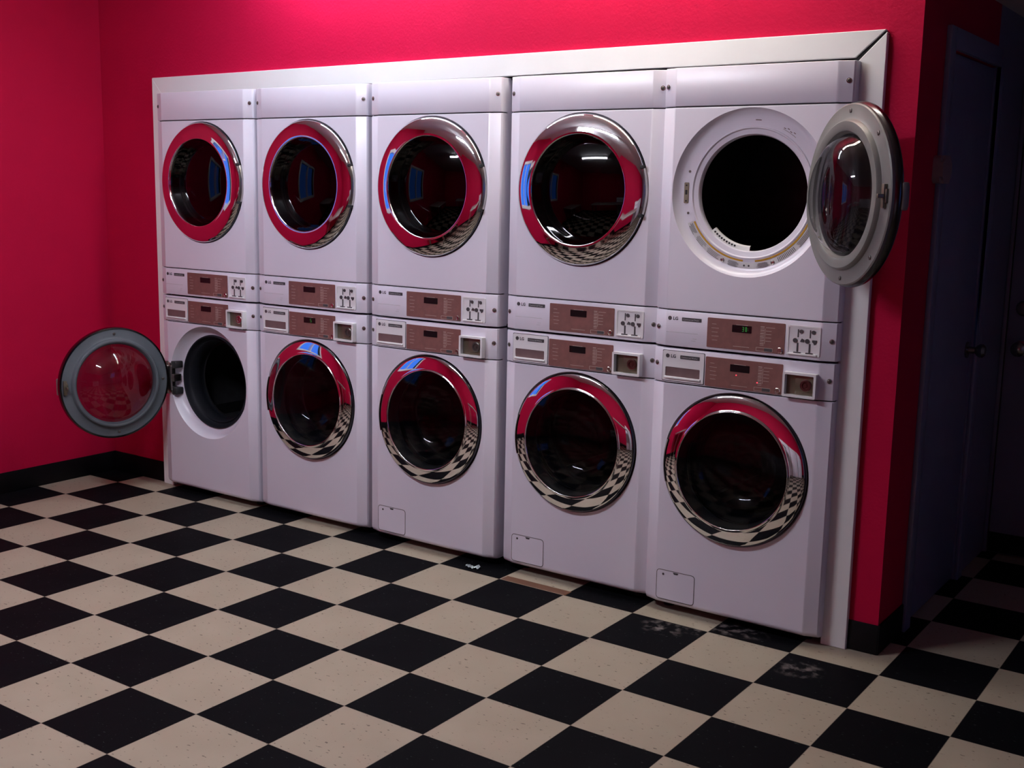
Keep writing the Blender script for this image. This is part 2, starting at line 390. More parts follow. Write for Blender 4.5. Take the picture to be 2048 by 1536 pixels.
# windows (seen only as reflections) with white frames
def window(name, x, s, y0, y1):
    bm = bmesh.new()
    for a, b_, c, d in ((y0, y0 + .07, WZ0, WZ1), (y1 - .07, y1, WZ0, WZ1), (y0 + .07, y1 - .07, WZ0, WZ0 + .07), (y0 + .07, y1 - .07, WZ1 - .07, WZ1), ((y0 + y1) / 2 - .02, (y0 + y1) / 2 + .02, WZ0 + .07, WZ1 - .07)):
        xa, xb = sorted((x - s * .10, x + s * .015)); box(bm, xa, xb, a, b_, c, d, bev=.003)
    f = link(name, to_mesh(bm, name, 'trim')); f['kind'] = 'structure'
    bm = bmesh.new(); box(bm, x - s * .06 - .002, x - s * .06 + .002, y0 + .06, y1 - .06, WZ0 + .06, WZ1 - .06)
    link('pane', to_mesh(bm, 'pane', 'glass_window'), f)
window('window_1', XL, 1, WY0, WY1)
window('window_2', XR, -1, RY0, RY1)

# ------------------------------------------------------------------ lamps
def fixture(label, x, y, L_, rot, mt):
    r = thing('ceiling_light', label, 'ceiling light', (x, y, CEIL), 'fluorescent strip lights', rot)
    def hs():
        b_ = bmesh.new(); box(b_, -L_ / 2, L_ / 2, -.06, .06, -.05, 0, bev=.004)
        for s in (-1, 1): box(b_, s * L_ / 2 - .012, s * L_ / 2 + .012, -.05, .05, -.085, -.045, bev=.002)
        return to_mesh(b_, 'housing', 'fixture')
    link('housing', cached(('fix', L_), hs), r)
    for yy in (-.03, .03):
        b_ = bmesh.new(); cyl(b_, (-L_ / 2 + .012, yy, -.068), (L_ / 2 - .012, yy, -.068), .013, 12)
        link('tube', to_mesh(b_, 'tube', mt), r)
fixture('cool white strip light on the ceiling above the left dryers', 1.62, .25, 1.2, 0, 'tubeA')
fixture('warm white strip light on the ceiling above the right dryers', 3.02, .25, 1.2, 0, 'tubeC')
fixture('fluorescent strip light on the ceiling farther out from the dryers', 1.75, -1.95, 1.2, 0, 'tubeB')

# ------------------------------------------------------------------ machines
HW, FL = 0.337, 0.287                     # half width, half of the flat front
PROF = [(-HW, .075), (-HW, .027), (-HW + .0008, .021), (-HW + .004, .0155), (-FL - .006, .0028), (-FL - .001, .0005), (-FL + .004, 0)]
PROF = PROF + [(-x, y) for x, y in reversed(PROF)]
def panel(z0, z1, hole=None, mats='enamel', tuck=0.004, botr=0.0):
    bm = bmesh.new()
    zs = [(z0, .012), (z0, .004), (z0 + .0012, .0012), (z0 + .004, 0), (z1 - .004, 0), (z1 - .0012, .0012), (z1, .004), (z1, .012)]
    if botr: zs = [(z0, .03), (z0 + .001, .018), (z0 + .005, .009), (z0 + .012, .003), (z0 + .022, 0)] + zs[4:]
    flat = (min(i for i, z in enumerate(zs) if z[1] == 0), max(i for i, z in enumerate(zs) if z[1] == 0))
    G = [[bm.verts.new((x, y + dy, z)) for x, y in PROF] for z, dy in zs]
    n = len(PROF); mid = n // 2 - 1
    for j in range(len(zs) - 1):
        for i in range(n - 1):
            if hole and j == flat[0] and i == mid: continue
            bm.faces.new((G[j][i], G[j][i + 1], G[j + 1][i + 1], G[j + 1][i]))
    if hole:
        cz, r, prof = hole
        x0, x1, za, zb = PROF[mid][0], PROF[mid + 1][0], zs[flat[0]][0], zs[flat[1]][0]
        K = 96
        inner, outer = [], []
        for k in range(K):
            a = 2 * PI * (k + .5) / K - PI
            c, s = math.cos(a), math.sin(a)
            t = min((x1 if c > 0 else x0) / c if abs(c) > 1e-9 else 1e9, ((zb - cz) if s > 0 else (za - cz)) / s if abs(s) > 1e-9 else 1e9)
            outer.append((t * c, cz + t * s)); inner.append((r * c, cz + r * s))
        corners = [(x1, zb), (x0, zb), (x0, za), (x1, za)]
        vo = [bm.verts.new((x, 0, z)) for x, z in outer]; vi = [bm.verts.new((x, 0, z)) for x, z in inner]
        for k in range(K):
            m_ = (k + 1) % K
            a, b_ = outer[k], outer[m_]
            if abs(a[0] - b_[0]) > 1e-6 and abs(a[1] - b_[1]) > 1e-6:
                cn = min(corners, key=lambda c: (c[0] - a[0]) ** 2 + (c[1] - a[1]) ** 2)
                vc = bm.verts.new((cn[0], 0, cn[1])); bm.faces.new((vo[k], vc, vo[m_], vi[m_], vi[k]))
            else: bm.faces.new((vo[k], vo[m_], vi[m_], vi[k]))
        lathe(bm, [(r, 0)] + prof, 0, cz, 0, K, a0=PI / K - PI, a1=PI / K + PI)
    return to_mesh(bm, 'panel', mats, 30)

# heights above the floor of the seams between panels
WB, W1, W2 = .030, .862, .988            # washer: bottom, front / control seam, top
DB, D1z, D2z, DT = .996, 1.126, 1.831, 1.963
WCZ, DCZ = .578, 1.540                   # centres of the doors
REC_D = [(.2825, -.004), (.277, -.013), (.268, -.021), (.260, -.025), (.248, -.0265), (.224, -.0275), (.2215, -.0245), (.2185, -.0245), (.215, -.030), (.199, -.033), (.1965, -.037), (.195, -.042), (.195, -.052)]
REC_W = [(.2745, -.004), (.269, -.014), (.259, -.030), (.248, -.042), (.238, -.048), (.230, -.050)]

def m_cabinet(z0, z1):
    bm = bmesh.new(); d = .006
    # open-fronted carcase: sides, top, bottom, back
    for a in ((-HW + .001, -HW + .012, .055, .70, z0 + d, z1 - d), (HW - .012, HW - .001, .055, .70, z0 + d, z1 - d), (-HW + .012, HW - .012, .055, .70, z1 - d - .01, z1 - d), (-HW + .012, HW - .012, .055, .70, z0 + d, z0 + d + .01), (-HW + .012, HW - .012, .69, .70, z0 + d + .01, z1 - d - .01)):
        box(bm, *a)
    return to_mesh(bm, 'cabinet', 'enamel')
def m_backing(za, zb):
    bm = bmesh.new()                      # dark edge strip seen through the seam between panels
    box(bm, -HW + .004, HW - .004, .028, .054, za, zb); box(bm, -FL, FL, .006, .0285, za + .002, zb - .002)
    return to_mesh(bm, 'seam_strip', 'darkgap')
def m_drum(r, cz, d0, depth):
    bm = bmesh.new()
    lathe(bm, [(r * .70, -d0), (r, -d0 - .012), (r, -depth), (0, -depth)], 0, cz, 0, 64)
    for k in range(3):
        a = PI / 2 + .3 + k * 2 * PI / 3
        c, s = math.cos(a), math.sin(a)
        # lifting vane
        p = [Vector((r * math.cos(a - .10), 0, cz + r * math.sin(a - .10))), Vector(((r - .06) * c, 0, cz + (r - .06) * s)), Vector((r * math.cos(a + .10), 0, cz + r * math.sin(a + .10)))]
        A = [bm.verts.new(q + Vector((0, d0 + .03, 0))) for q in p]; B = [bm.verts.new(q + Vector((0, depth - .01, 0))) for q in p]
        bm.faces.new(A); bm.faces.new(B[::-1])
        for i in range(3): bm.faces.new((A[i], A[(i + 1) % 3], B[(i + 1) % 3], B[i]))
    return to_mesh(bm, 'drum', 'drum', 30)
def m_boot():
    bm = bmesh.new(); lathe(bm, [(.232, -.051), (.230, -.043), (.224, -.042), (.219, -.050), (.217, -.062), (.208, -.070), (.204, -.066), (.199, -.072), (.193, -.095), (.190, -.12), (.196, -.13), (.190, -.15)], 0, 0, 0, 80)
    return to_mesh(bm, 'door_gasket', 'boot', 50)

# ---- door pieces; local origin = door centre on the front plane
RING_D = [(.272, -.010), (.2795, -.004), (.2805, .004), (.2785, .011), (.2735, .0165), (.267, .0205), (.258, .0235), (.247, .0264), (.236, .0289), (.225, .0309), (.214, .0325), (.2075, .0338), (.2045, .0330), (.2025, .0290), (.1985, .010), (.1935, -.012), (.1910, -.020)]
RING_W = [(.262, -.024), (.2690, -.022), (.2705, .002), (.2685, .0085), (.2655, .0115), (.261, .0135), (.252, .0162), (.241, .0191), (.230, .0214), (.219, .0233), (.2115, .0243), (.2103, .0262), (.2088, .0266), (.2074, .0255), (.2065, .0225)]
def m_ring(kind):
    bm = bmesh.new(); P_ = RING_D if kind == 'D' else RING_W
    k = 3 if kind == 'D' else 4
    lathe(bm, P_[k:], 0, 0, 0, 160); lathe(bm, P_[:k + 1], 0, 0, 0, 160, mi=1)
    if kind == 'W': lathe(bm, [(.2065, .0225), (.2055, .01), (.1965, -.030)], 0, 0, 0, 160, mi=2)
    return to_mesh(bm, 'door_ring', ['chrome', 'rim', 'darkgap'], 60)
def m_glass(kind):
    bm = bmesh.new()
    if kind == 'D': lathe(bm, [(.1925, -.018), (.17, -.0105), (.14, -.002), (.10, .0065), (.05, .0125), (0, .0145)], seg=96)
    else: lathe(bm, [(.2072, .0235), (.19, .0290), (.16, .0365), (.12, .0425), (.06, .0465), (0, .048)], seg=96)
    return to_mesh(bm, 'door_glass', 'glass_dark' if kind == 'D' else 'glass_clear', 60)
def m_liner(kind):
    """grey inner face of the door (towards +y when closed)"""
    bm = bmesh.new()
    R_ = .274 if kind == 'D' else .264
    g = .188 if kind == 'D' else .194
    lathe(bm, [(R_ - .002, -.008), (R_, -.012), (R_, -.019), (R_ - .004, -.022), (R_ - .040, -.0235), (R_ - .046, -.0265), (R_ - .050, -.036), (R_ - .054, -.040), (g + .010, -.041), (g + .004, -.038), (g, -.030), (g - .004, -.024)], seg=128)
    return to_mesh(bm, 'door_liner', 'flange' if kind == 'D' else 'flange_w', 30)
def m_bowl(kind):
    bm = bmesh.new(); g = .186 if kind == 'D' else .192
    pr = [(g, -.028), (g - .006, -.034), (g - .015, -.050), (g - .028, -.066), (g - .050, -.080), (g - .085, -.090), (g - .125, -.095), (.03, -.097), (0, -.0972)]
    if kind == 'W': pr = [(g, -.028), (g - .006, -.036), (g - .022, -.062), (g - .045, -.086), (g - .08, -.106), (g - .12, -.117), (0.03, -.122), (0, -.1225)]
    lathe(bm, pr, seg=96)
    return to_mesh(bm, 'glass_bowl', 'glass_bowl', 60)
def m_hingecover(kind):
    bm = bmesh.new(); s = 1 if kind == 'D' else -1
    R_ = .2815 if kind == 'D' else .2715
    a = math.radians(17)
    c = 0 if s > 0 else PI
    lathe(bm, [(R_ + .0012, -.008), (R_ + .0012, .006), (R_ - .002, .0125), (R_ - .007, .0175), (R_ - .0085, .0165)], seg=24, a0=c - a, a1=c + a)
    return to_mesh(bm, 'hinge_cover', 'steel', 60)
def m_tab():
    bm = bmesh.new()
    box(bm, -.006, .006, -.022, -.006, -.006, .006, bev=.001)
    return to_mesh(bm, 'hinge_end', 'darkgap')

def build_door(root, kind, openang=0.0, cz=0, hinge_x=None):
    """door object origin is its centre; opened about the hinge line"""
    s = 1 if kind == 'D' else -1
    R_ = (.246 if kind == 'D' else .283) if hinge_x is None else hinge_x
    hx, hy = s * R_, -.004
    ca, sa = math.cos(openang * s), math.sin(openang * s)
    cx, cy = hx + (-hx) * ca - (-hy) * sa, hy + (-hx) * sa + (-hy) * ca
    d = link('door', cached(('ring', kind), lambda: m_ring(kind)), root, (cx, cy, cz), openang * s)
    if kind == 'W' and not openang: d.rotation_euler.x = -.040      # washer doors lean back a little
    link('door_glass', cached(('glass', kind), lambda: m_glass(kind)), d)
    link('door_liner', cached(('liner', kind), lambda: m_liner(kind)), d)
    link('glass_bowl', cached(('bowl', kind), lambda: m_bowl(kind)), d)
    link('hinge_cover', cached(('hc', kind), lambda: m_hingecover(kind)), d)
    R2 = .277 if kind == 'D' else .268
    for q in (-1, 1) if kind == 'D' else ():
        a = math.radians(18.2) * q
        link('hinge_end', cached('tab', m_tab), d, (R2 * math.cos(a), 0, R2 * math.sin(a)))
    return d

def m_logo():
    bm = bmesh.new(); disc(bm, 0, 0, 0, .0075, .0006, 24)
    return to_mesh(bm, 'logo', 'mark')
def m_display():
    bm = bmesh.new(); prism(bm, rrect(-.130, .156, -.052, .052, .003, 2), -.0022, .001)
    return to_mesh(bm, 'display_panel', 'brown', 25)
def m_lcd():
    bm = bmesh.new(); prism(bm, rrect(-.036, .036, -.0125, .0125, .001, 1), -.0030, -.0020)
    return to_mesh(bm, 'display_window', 'lcd', 25)
def m_print(kind):
    bm = bmesh.new()
    z0 = .030
    for k in range(6):                    # column of cycle keys with a bracket beside them
        z = .034 - k * .0115
        box(bm, .068, .082, -.0026, -.0021, z, z + .0022); box(bm, .068, .082, -.0026, -.0021, z - .0052, z - .0040)
        if k < 5: box(bm, .088, .108 + (.012 if k == 0 else 0), -.0026, -.0021, z - .001, z + .0002)
    box(bm, .0845, .0855, -.0026, -.0021, -.022, .030)
    for k, (x, l) in enumerate(((-.112, .016), (-.114, .028), (-.112, .022), (-.112, .026), (-.110, .020))):
        box(bm, x, x + l, -.0026, -.0021, .030 - k * .014, .0312 - k * .014)
    box(bm, -.022, .022, -.0026, -.0021, .034, .0352); box(bm, -.03, .03, -.0026, -.0021, -.041, -.0398)
    frame(bm, rrect(.055, .115, -.049, -.036, .001, 1), rrect(.0562, .1138, -.0478, -.0372, .001, 1), -.0026, -.0021)
    return to_mesh(bm, 'key_print', 'lightmark', 25)
def m_startkey():
    bm = bmesh.new(); prism(bm, rrect(.085, .114, -.048, -.037, .001, 1), -.0032, -.002)
    return to_mesh(bm, 'start_key', 'plate', 25)
def m_lock():
    bm = bmesh.new(); lathe(bm, [(.0105, 0), (.0105, .003), (.009, .0045), (.006, .0045), (.005, .003), (0, .003)], seg=24)
    return to_mesh(bm, 'key_lock', 'steel', 30)
def m_nameplate():
    bm = bmesh.new(); prism(bm, rrect(-.038, .038, -.0065, .0065, .0012, 2), -.0012, .0005)
    return to_mesh(bm, 'name_strip', 'plate', 25)
def m_screw():
    bm = bmesh.new(); lathe(bm, [(.0062, 0), (.0062, .0015), (.004, .003), (0, .0032)], seg=16)
    return to_mesh(bm, 'screw', 'screw', 30)
def m_screwcup():
    bm = bmesh.new(); lathe(bm, [(.0085, 0), (.0085, .0012), (.0065, .0012)], seg=20)
    return to_mesh(bm, 'screw_washer', 'steel', 30)

def m_slot_plate():
    """twin coin slide: recessed plate"""
    bm = bmesh.new()
    frame(bm, rrect(-.058, .058, -.050, .050, .005, 3), rrect(-.052, .052, -.044, .044, .003, 3), -.0028, .001)
    prism(bm, rrect(-.053, .053, -.045, .045, .003, 3), -.0006, .001)
    box(bm, -.052, .048, -.0075, -.0006, -.0485, -.0425, bev=.001)      # shelf under the slides
    return to_mesh(bm, 'coin_slide', 'plastic', 25)
def m_slot_marks():
    bm = bmesh.new()
    for x in (-.020, .022):
        box(bm, x - .0020, x + .0020, -.0016, -.0005, .011, .038); box(bm, x - .0030, x + .0030, -.0016, -.0005, -.038, -.008)
        box(bm, x - .012, x + .012, -.006, -.0005, -.042, -.0385)
        disc(bm, x - .009, 0.000, -.0006, .0078, .003, 16); disc(bm, x + .011, .031, -.0006, .0066, .003, 16)
    pts = [(.005 + a, b_) for a, b_ in ((-.015, -.003), (-.008, .011), (-.001, .003), (.0, -.005))]
    prism(bm, [(-.012, -.003), (-.006, .008), (-.002, .006), (.002, .004), (.002, -.004)], -.003, -.0005)
    prism(bm, [(.030, .005), (.046, .005), (.046, -.002), (.042, -.008), (.037, -.010), (.034, -.004), (.030, -.002)], -.003, -.0005)
    return to_mesh(bm, 'coin_slot', 'mark', 25)

def m_drawer():
    bm = bmesh.new()
    frame(bm, rrect(-.081, .081, -.0535, .0535, .004, 3), rrect(-.070, .066, -.038, -.004, .003, 3), -.0030, .001)
    box(bm, -.072, .070, -.009, -.0028, -.0455, -.0385, bev=.0015)      # pull lip
    return to_mesh(bm, 'detergent_drawer', 'plastic', 25)
def m_pull():
    bm = bmesh.new(); prism(bm, rrect(-.0715, .0675, -.0395, -.0025, .003, 2), -.0008, .0006)
    return to_mesh(bm, 'drawer_pull', 'drawer', 25)
def m_drawergap():
    bm = bmesh.new(); frame(bm, rrect(-.0835, .0835, -.056, .056, .004, 3), rrect(-.0815, .0815, -.054, .054, .004, 3), -.0006, .0006)
    return to_mesh(bm, 'drawer_seam', 'mark', 25)
def m_coinbox():
    bm = bmesh.new()
    frame(bm, rrect(-.058, .058, -.042, .042, .004, 3), rrect(-.050, .050, -.034, .034, .003, 3), -.024, .002)
    prism(bm, rrect(-.057, .057, -.041, .041, .003, 3), -.0025, .002)
    return to_mesh(bm, 'coin_box', 'plastic', 25)
def m_coinface():
    bm = bmesh.new(); box(bm, -.050, -.018, -.0045, -.0027, -.034, .034); box(bm, -.018, .050, -.0085, -.0027, -.034, .034, bev=.001)
    box(bm, -.010, .046, -.0105, -.0084, .022, .026); box(bm, -.012, .048, -.010, -.0084, -.030, -.024)
    return to_mesh(bm, 'coin_plate', 'coinsteel', 25)
def m_coinlock(col):
    bm = bmesh.new(); lathe(bm, [(.020, 0), (.020, .005), (.017, .007), (.012, .007), (.0105, .004), (.006, .004), (.005, .006), (0, .006)], seg=32)
    return to_mesh(bm, 'coin_lock', col, 30)
def m_hatch():
    bm = bmesh.new(); prism(bm, rrect(-.0755, .0755, -.0545, .0545, .011, 4), -.0008, .001)
    return to_mesh(bm, 'service_hatch', 'enamel', 25)
def m_hatchseam():
    bm = bmesh.new(); frame(bm, rrect(-.078, .078, -.057, .057, .013, 4), rrect(-.0758, .0758, -.0548, .0548, .011, 4), -.0005, .0006)
    return to_mesh(bm, 'hatch_seam', 'screw', 25)
def m_hatchnotch():
    bm = bmesh.new(); prism(bm, [(-.011, .053), (-.006, .046), (.008, .046), (.012, .053)], -.0012, .001); disc(bm, -.050, .040, 0, .0045, .0014, 12)
    return to_mesh(bm, 'hatch_notch', 'mark', 25)
def m_scale():                            # faint printed rule and notes on the control band of a dryer
    bm = bmesh.new()
    box(bm, -.285, -.160, -.0006, .0004, 1.046, 1.0472); box(bm, -.180, -.165, -.0006, .0004, 1.028, 1.029); box(bm, -.185, -.168, -.0006, .0004, 1.020, 1.021)
    return to_mesh(bm, 'panel_print', 'softmark', 25)
def m_digits(kind):
    bm = bmesh.new()
    def seg(x, z, on, w=.0055, h=.0075, t=.0012):
        S = {'a': (x, x + w, z + 2 * h - t, z + 2 * h), 'g': (x, x + w, z + h - t / 2, z + h + t / 2), 'd': (x, x + w, z, z + t),
             'b': (x + w - t, x + w, z + h, z + 2 * h), 'c': (x + w - t, x + w, z, z + h), 'f': (x, x + t, z + h, z + 2 * h), 'e': (x, x + t, z, z + h)}
        for k in on: a = S[k]; box(bm, a[0], a[1], -.0034, -.0029, a[2], a[3])
    if kind == 'full': seg(.002, -.0075, 'abgcd'); seg(.013, -.0075, 'abcdef'); box(bm, .0225, .0237, -.0034, -.0029, .002, .0032); box(bm, .0225, .0237, -.0034, -.0029, -.004, -.0028)
    else: seg(.004, -.0075, 'afgcd', w=.008)
    return to_mesh(bm, 'digits', 'green', 25)
def m_led():
    bm = bmesh.new(); disc(bm, 0, 0, 0, .0022, .0012, 12)
    return to_mesh(bm, 'indicator_light', 'led', 25)

LOGO = text_mesh('LG', .0165, 'mark', bold=.0004)
TXT_W = text_mesh('Commercial Washer', .0076, 'softmark')
TXT_D = text_mesh('Commercial Dryer', .0082, 'softmark')

def screws(root, z, sides=(-1, 1)):
    for s in sides:
        x = s * .321; ang = -s * math.atan2(.0127, .040)
        y = .0107
        o = link('screw', cached('screw', m_screw), root, (x, y - .001, z), -ang)
        link('screw_washer', cached('cup', m_screwcup), root, (x, y, z), -ang)

def common_front(root, zc, xtag, ztag, zlogo, ttxt):
    dp = link('display_panel', cached('disp', m_display), root, (0, 0, zc))
    return dp

def display(root, zc, digits=None, leds=()):
    dp = link('display_panel', cached('disp', m_display), root, (.006, 0, zc))
    sc = link('display_window', cached('lcd', m_lcd), dp, (.000, 0, .021))
    if digits: link('digits', cached(('dig', digits), lambda: m_digits(digits)), dp, (0, 0, .021))
    link('key_print', cached('print', lambda: m_print('x')), dp)
    link('start_key', cached('start', m_startkey), dp)
    link('key_lock', cached('lock', m_lock), dp, (.1405, -.0015, -.0405))
    for x, z in leds: link('indicator_light', cached('led', m_led), dp, (x, -.0022, z))
    return dp
def branding(root, z, txt):
    lg = link('logo', cached('logo', m_logo), root, (-.272, 0, z))
    link('lettering', LOGO, lg, (.0125, -.0006, -.0056))
    ns = link('name_strip', cached('name', m_nameplate), root, (-.186, 0, z - .001))
    link('lettering', txt, ns, (-.034, -.0014, -.0030))

def add(root, names):
    for nm, key, fn, loc in names: link(nm, cached(key, fn), root, loc)

def make_dryer(x, y, label, opened=0.0, digits=None):
    r = thing('dryer', label, 'dryer', (x, y, 0), 'upper row of stacked dryers')
    add(r, [('cabinet', 'cabD', lambda: m_cabinet(DB, DT), (0, 0, 0)),
            ('seam_strip', 'backD', lambda: m_backing(D1z - .006, D1z + .006), (0, 0, 0)),
            ('seam_strip', 'backD2', lambda: m_backing(D2z - .006, D2z + .006), (0, 0, 0)),
            ('top_panel', 'topD', lambda: panel(D2z + .002, DT), (0, 0, 0)),
            ('front_panel', 'frontD', lambda: panel(D1z + .002, D2z - .002, hole=(DCZ, .284, REC_D)), (0, 0, 0)),
            ('control_panel', 'ctlD', lambda: panel(DB, D1z - .002), (0, 0, 0)),
            ('drum', 'drumD', lambda: m_drum(.28, DCZ, .052, .60), (0, 0, 0))])
    build_door(r, 'D', math.radians(opened), DCZ)
    display(r, 1.058, digits)
    branding(r, 1.096, TXT_D)
    add(r, [('panel_print', 'scale', m_scale, (0, 0, 0))])
    cs = link('coin_slide', cached('slotp', m_slot_plate), r, (.228, 0, 1.058))
    link('coin_slot', cached('slotm', m_slot_marks), cs)
    screws(r, 1.900); screws(r, 1.062)
    return r
def make_washer(x, y, label, opened=0.0, digits=None, leds=(), hatch=True, lock='steel'):
    r = thing('washer', label, 'washing machine', (x, y, 0), 'lower row of front loading washers')
    add(r, [('cabinet', 'cabW', lambda: m_cabinet(WB, W2), (0, 0, 0)),
            ('seam_strip', 'backW', lambda: m_backing(W1 - .006, W1 + .006), (0, 0, 0)),
            ('front_panel', 'frontW', lambda: panel(WB, W1 - .002, hole=(WCZ, .276, REC_W), botr=1), (0, 0, 0)),
            ('control_panel', 'ctlW', lambda: panel(W1 + .002, W2), (0, 0, 0)),
            ('door_gasket', 'boot', m_boot, (0, 0, WCZ)),
            ('drum', 'drumW', lambda: m_drum(.26, WCZ, .14, .58), (0, 0, 0))])
    for fx in (-.27, .27):
        for fy in (.09, .64):
            def mf():
                b_ = bmesh.new(); cyl(b_, (0, 0, 0), (0, 0, .012), .022, 16); cyl(b_, (0, 0, .012), (0, 0, .04), .008, 10); return to_mesh(b_, 'foot', 'boot')
            link('foot', cached('foot', mf), r, (fx, fy, 0))
    build_door(r, 'W', math.radians(opened), WCZ)
    display(r, .920, digits, leds)
    dr = link('detergent_drawer', cached('drawer', m_drawer), r, (-.211, 0, .9245))
    link('drawer_pull', cached('pull', m_pull), dr)
    link('drawer_seam', cached('dgap', m_drawergap), r, (-.211, 0, .9245))
    lg = link('logo', cached('logo', m_logo), dr, (-.062, -.0030, .0360))
    link('lettering', LOGO, lg, (.0125, -.0006, -.0056))
    ns = link('name_strip', cached('name', m_nameplate), dr, (.026, -.0026, .0350)); link('lettering', TXT_W, ns, (-.034, -.0014, -.0028))
    cb = link('coin_box', cached('cbox', m_coinbox), r, (.229, 0, .910))
    link('coin_plate', cached('cface', m_coinface), cb)
    link('coin_lock', cached(('clock', lock), lambda: m_coinlock(lock)), cb, (.020, -.0085, 0))
    if hatch:
        h = link('service_hatch', cached('hatch', m_hatch), r, (-.205, 0, .105))
        link('hatch_notch', cached('notch', m_hatchnotch), h)
        link('hatch_seam', cached('hseam', m_hatchseam), r, (-.205, 0, .105))
    screws(r, .930)
    return r

XM = [.612, 1.298, 1.998, 2.704, 3.380]
YM = [.392, .400, .396, .412, .388]
make_dryer(XM[0], YM[0], 'closed white dryer in the upper row, farthest left, beside the red side wall')
make_dryer(XM[1], YM[1], 'closed white dryer in the upper row, second from the left')
make_dryer(XM[2], YM[2], 'closed white dryer in the upper row, third from the left, middle of the five')
make_dryer(XM[3], YM[3], 'closed white dryer in the upper row, directly left of the dryer whose door hangs open')
du = make_dryer(XM[4], YM[4], 'white dryer with its round door hanging open, upper right end of the bank', opened=136, digits='full')
dw = make_washer(XM[0], YM[0], 'white washer with its round door hanging open, lower left end of the bank', opened=103.6, hatch=False)
make_washer(XM[1], YM[1], 'closed white washer directly right of the washer whose door hangs open, green digit lit', digits='one', hatch=False, lock='screw')
make_washer(XM[2], YM[2], 'closed white washer in the lower row, third from the left, behind the scrap of foil', lock='screw')
make_washer(XM[3], YM[3], 'closed white washer in the lower row, copper coloured coin lock, second from the right', lock='coinred')
make_washer(XM[4], YM[4], 'closed white washer with a red light lit, lower right end beside the white trim', leds=((.0665, -.0205), (-.012, -.003)), lock='coinred')

# ---- details inside the open dryer's doorway
def ringpt(r, deg): a = math.radians(deg); return (r * math.cos(a), r * math.sin(a))
bm = bmesh.new()
def arcband(bm, r0, r1, a0, a1, y, th=.0004, seg=48, mi=0):
    lathe(bm, [(r0, 0), (r0, th), (r1, th), (r1, 0)], 0, 0, y, seg, math.radians(a0), math.radians(a1), mi)
arcband(bm, .2345, .2590, 205, 335, .0268, .0012)
lb = link('warning_label', to_mesh(bm, 'warning_label', 'label', 25), du, (0, 0, DCZ)); lb['label'] = 'curved pale warning label'
bm = bmesh.new(); arcband(bm, .2262, .2322, 206, 266, .0270, .0012); arcband(bm, .2262, .2322, 277, 337, .0270, .0012)
link('yellow_stripe', to_mesh(bm, 'yellow_stripe', 'gold', 25), lb)
bm = bmesh.new()
import random
random.seed(4)
for a0, a1, rows, ln in ((206, 216, 5, 1), (218, 230, 4, 1), (231, 245, 4, 1), (252, 263, 6, 0), (278, 289, 6, 0), (297, 314, 7, 2), (316, 333, 4, 1)):
    if ln == 2:
        for k in range(12):
            a = a0 + (a1 - a0) * k / 12; arcband(bm, .237, .252, a, a + .5, .0255, .0007, 2)
    else:
        for k in range(rows):
            rr = .238 + k * .0185 / rows
            arcband(bm, rr, rr + .0012, a0 + random.random() * 2, a1 - random.random() * 3, .0255, .0007, 8)
for a in (267.5, 271.5): disc(bm, *ringpt(.245, a), .0255, .0035, .0008, 12)
link('label_print', to_mesh(bm, 'label_print', 'mark', 25), lb)
bm = bmesh.new()
for a in (248, 292): lathe(bm, [(.0075, 0), (.0075, .002), (.006, .003), (.004, .0015), (0, .002)], *ringpt(.247, a), .0258, 16)
link('rivet', to_mesh(bm, 'rivet', 'steel', 30), lb)
bm = bmesh.new(); prism(bm, rrect(-.0085, .0085, -.036, .036, .003, 3), -.0015, .001)
sp_ = link('strike_plate', to_mesh(bm, 'strike_plate', 'coinsteel', 25), du, (-.242, .0265, DCZ - .002))
bm = bmesh.new(); box(bm, -.004, .004, -.0022, 0, -.006, .010); disc(bm, 0, .026, -.001, .003, .0015, 10); disc(bm, 0, -.028, -.001, .003, .0015, 10)
link('strike_slot', to_mesh(bm, 'strike_slot', 'darkgap', 25), sp_)
for q in (-1, 1):
    bm = bmesh.new(); disc(bm, 0, 0, 0, .0045, .0012, 12)
    link('recess_screw', to_mesh(bm, 'recess_screw', 'screw', 25), du, (-.232, .0268, DCZ + q * .072))
bm = bmesh.new()
for k, a in enumerate((62, 59, 56, 53)): arcband(bm, .240 + .004 * (k % 2), .2425 + .004 * (k % 2), a, a + 2, .0262, .0006, 2)
arcband(bm, .236, .2372, 51, 64, .0262, .0006, 6); arcband(bm, .243, .246, 84, 89, .0262, .0006, 4)
link('moulded_mark', to_mesh(bm, 'moulded_mark', 'drawer', 25), du, (0, 0, DCZ))
# lint grille at the bottom of the doorway
bm = bmesh.new()
lathe(bm, [(.196, -.040), (.182, -.043), (.178, -.048), (.178, -.055)], 0, 0, 0, 24, math.radians(222), math.radians(270))
lg = link('lint_grille', to_mesh(bm, 'lint_grille', 'recess', 30), du, (0, 0, DCZ))
bm = bmesh.new()
for k in range(9): disc(bm, *ringpt(.1875, 225.5 + k * 3.4), .0412, .0036, .0012, 10)
link('grille_hole', to_mesh(bm, 'grille_hole', 'darkgap', 30), lg)
# hinge of the open dryer door
bm = bmesh.new(); box(bm, .232, .262, -.012, .024, -.055, .055, bev=.004); cyl(bm, (.262, -.006, -.062), (.262, -.006, .062), .007, 12)
link('hinge_bracket', to_mesh(bm, 'hinge_bracket', 'rim', 30), du, (0, 0, DCZ))
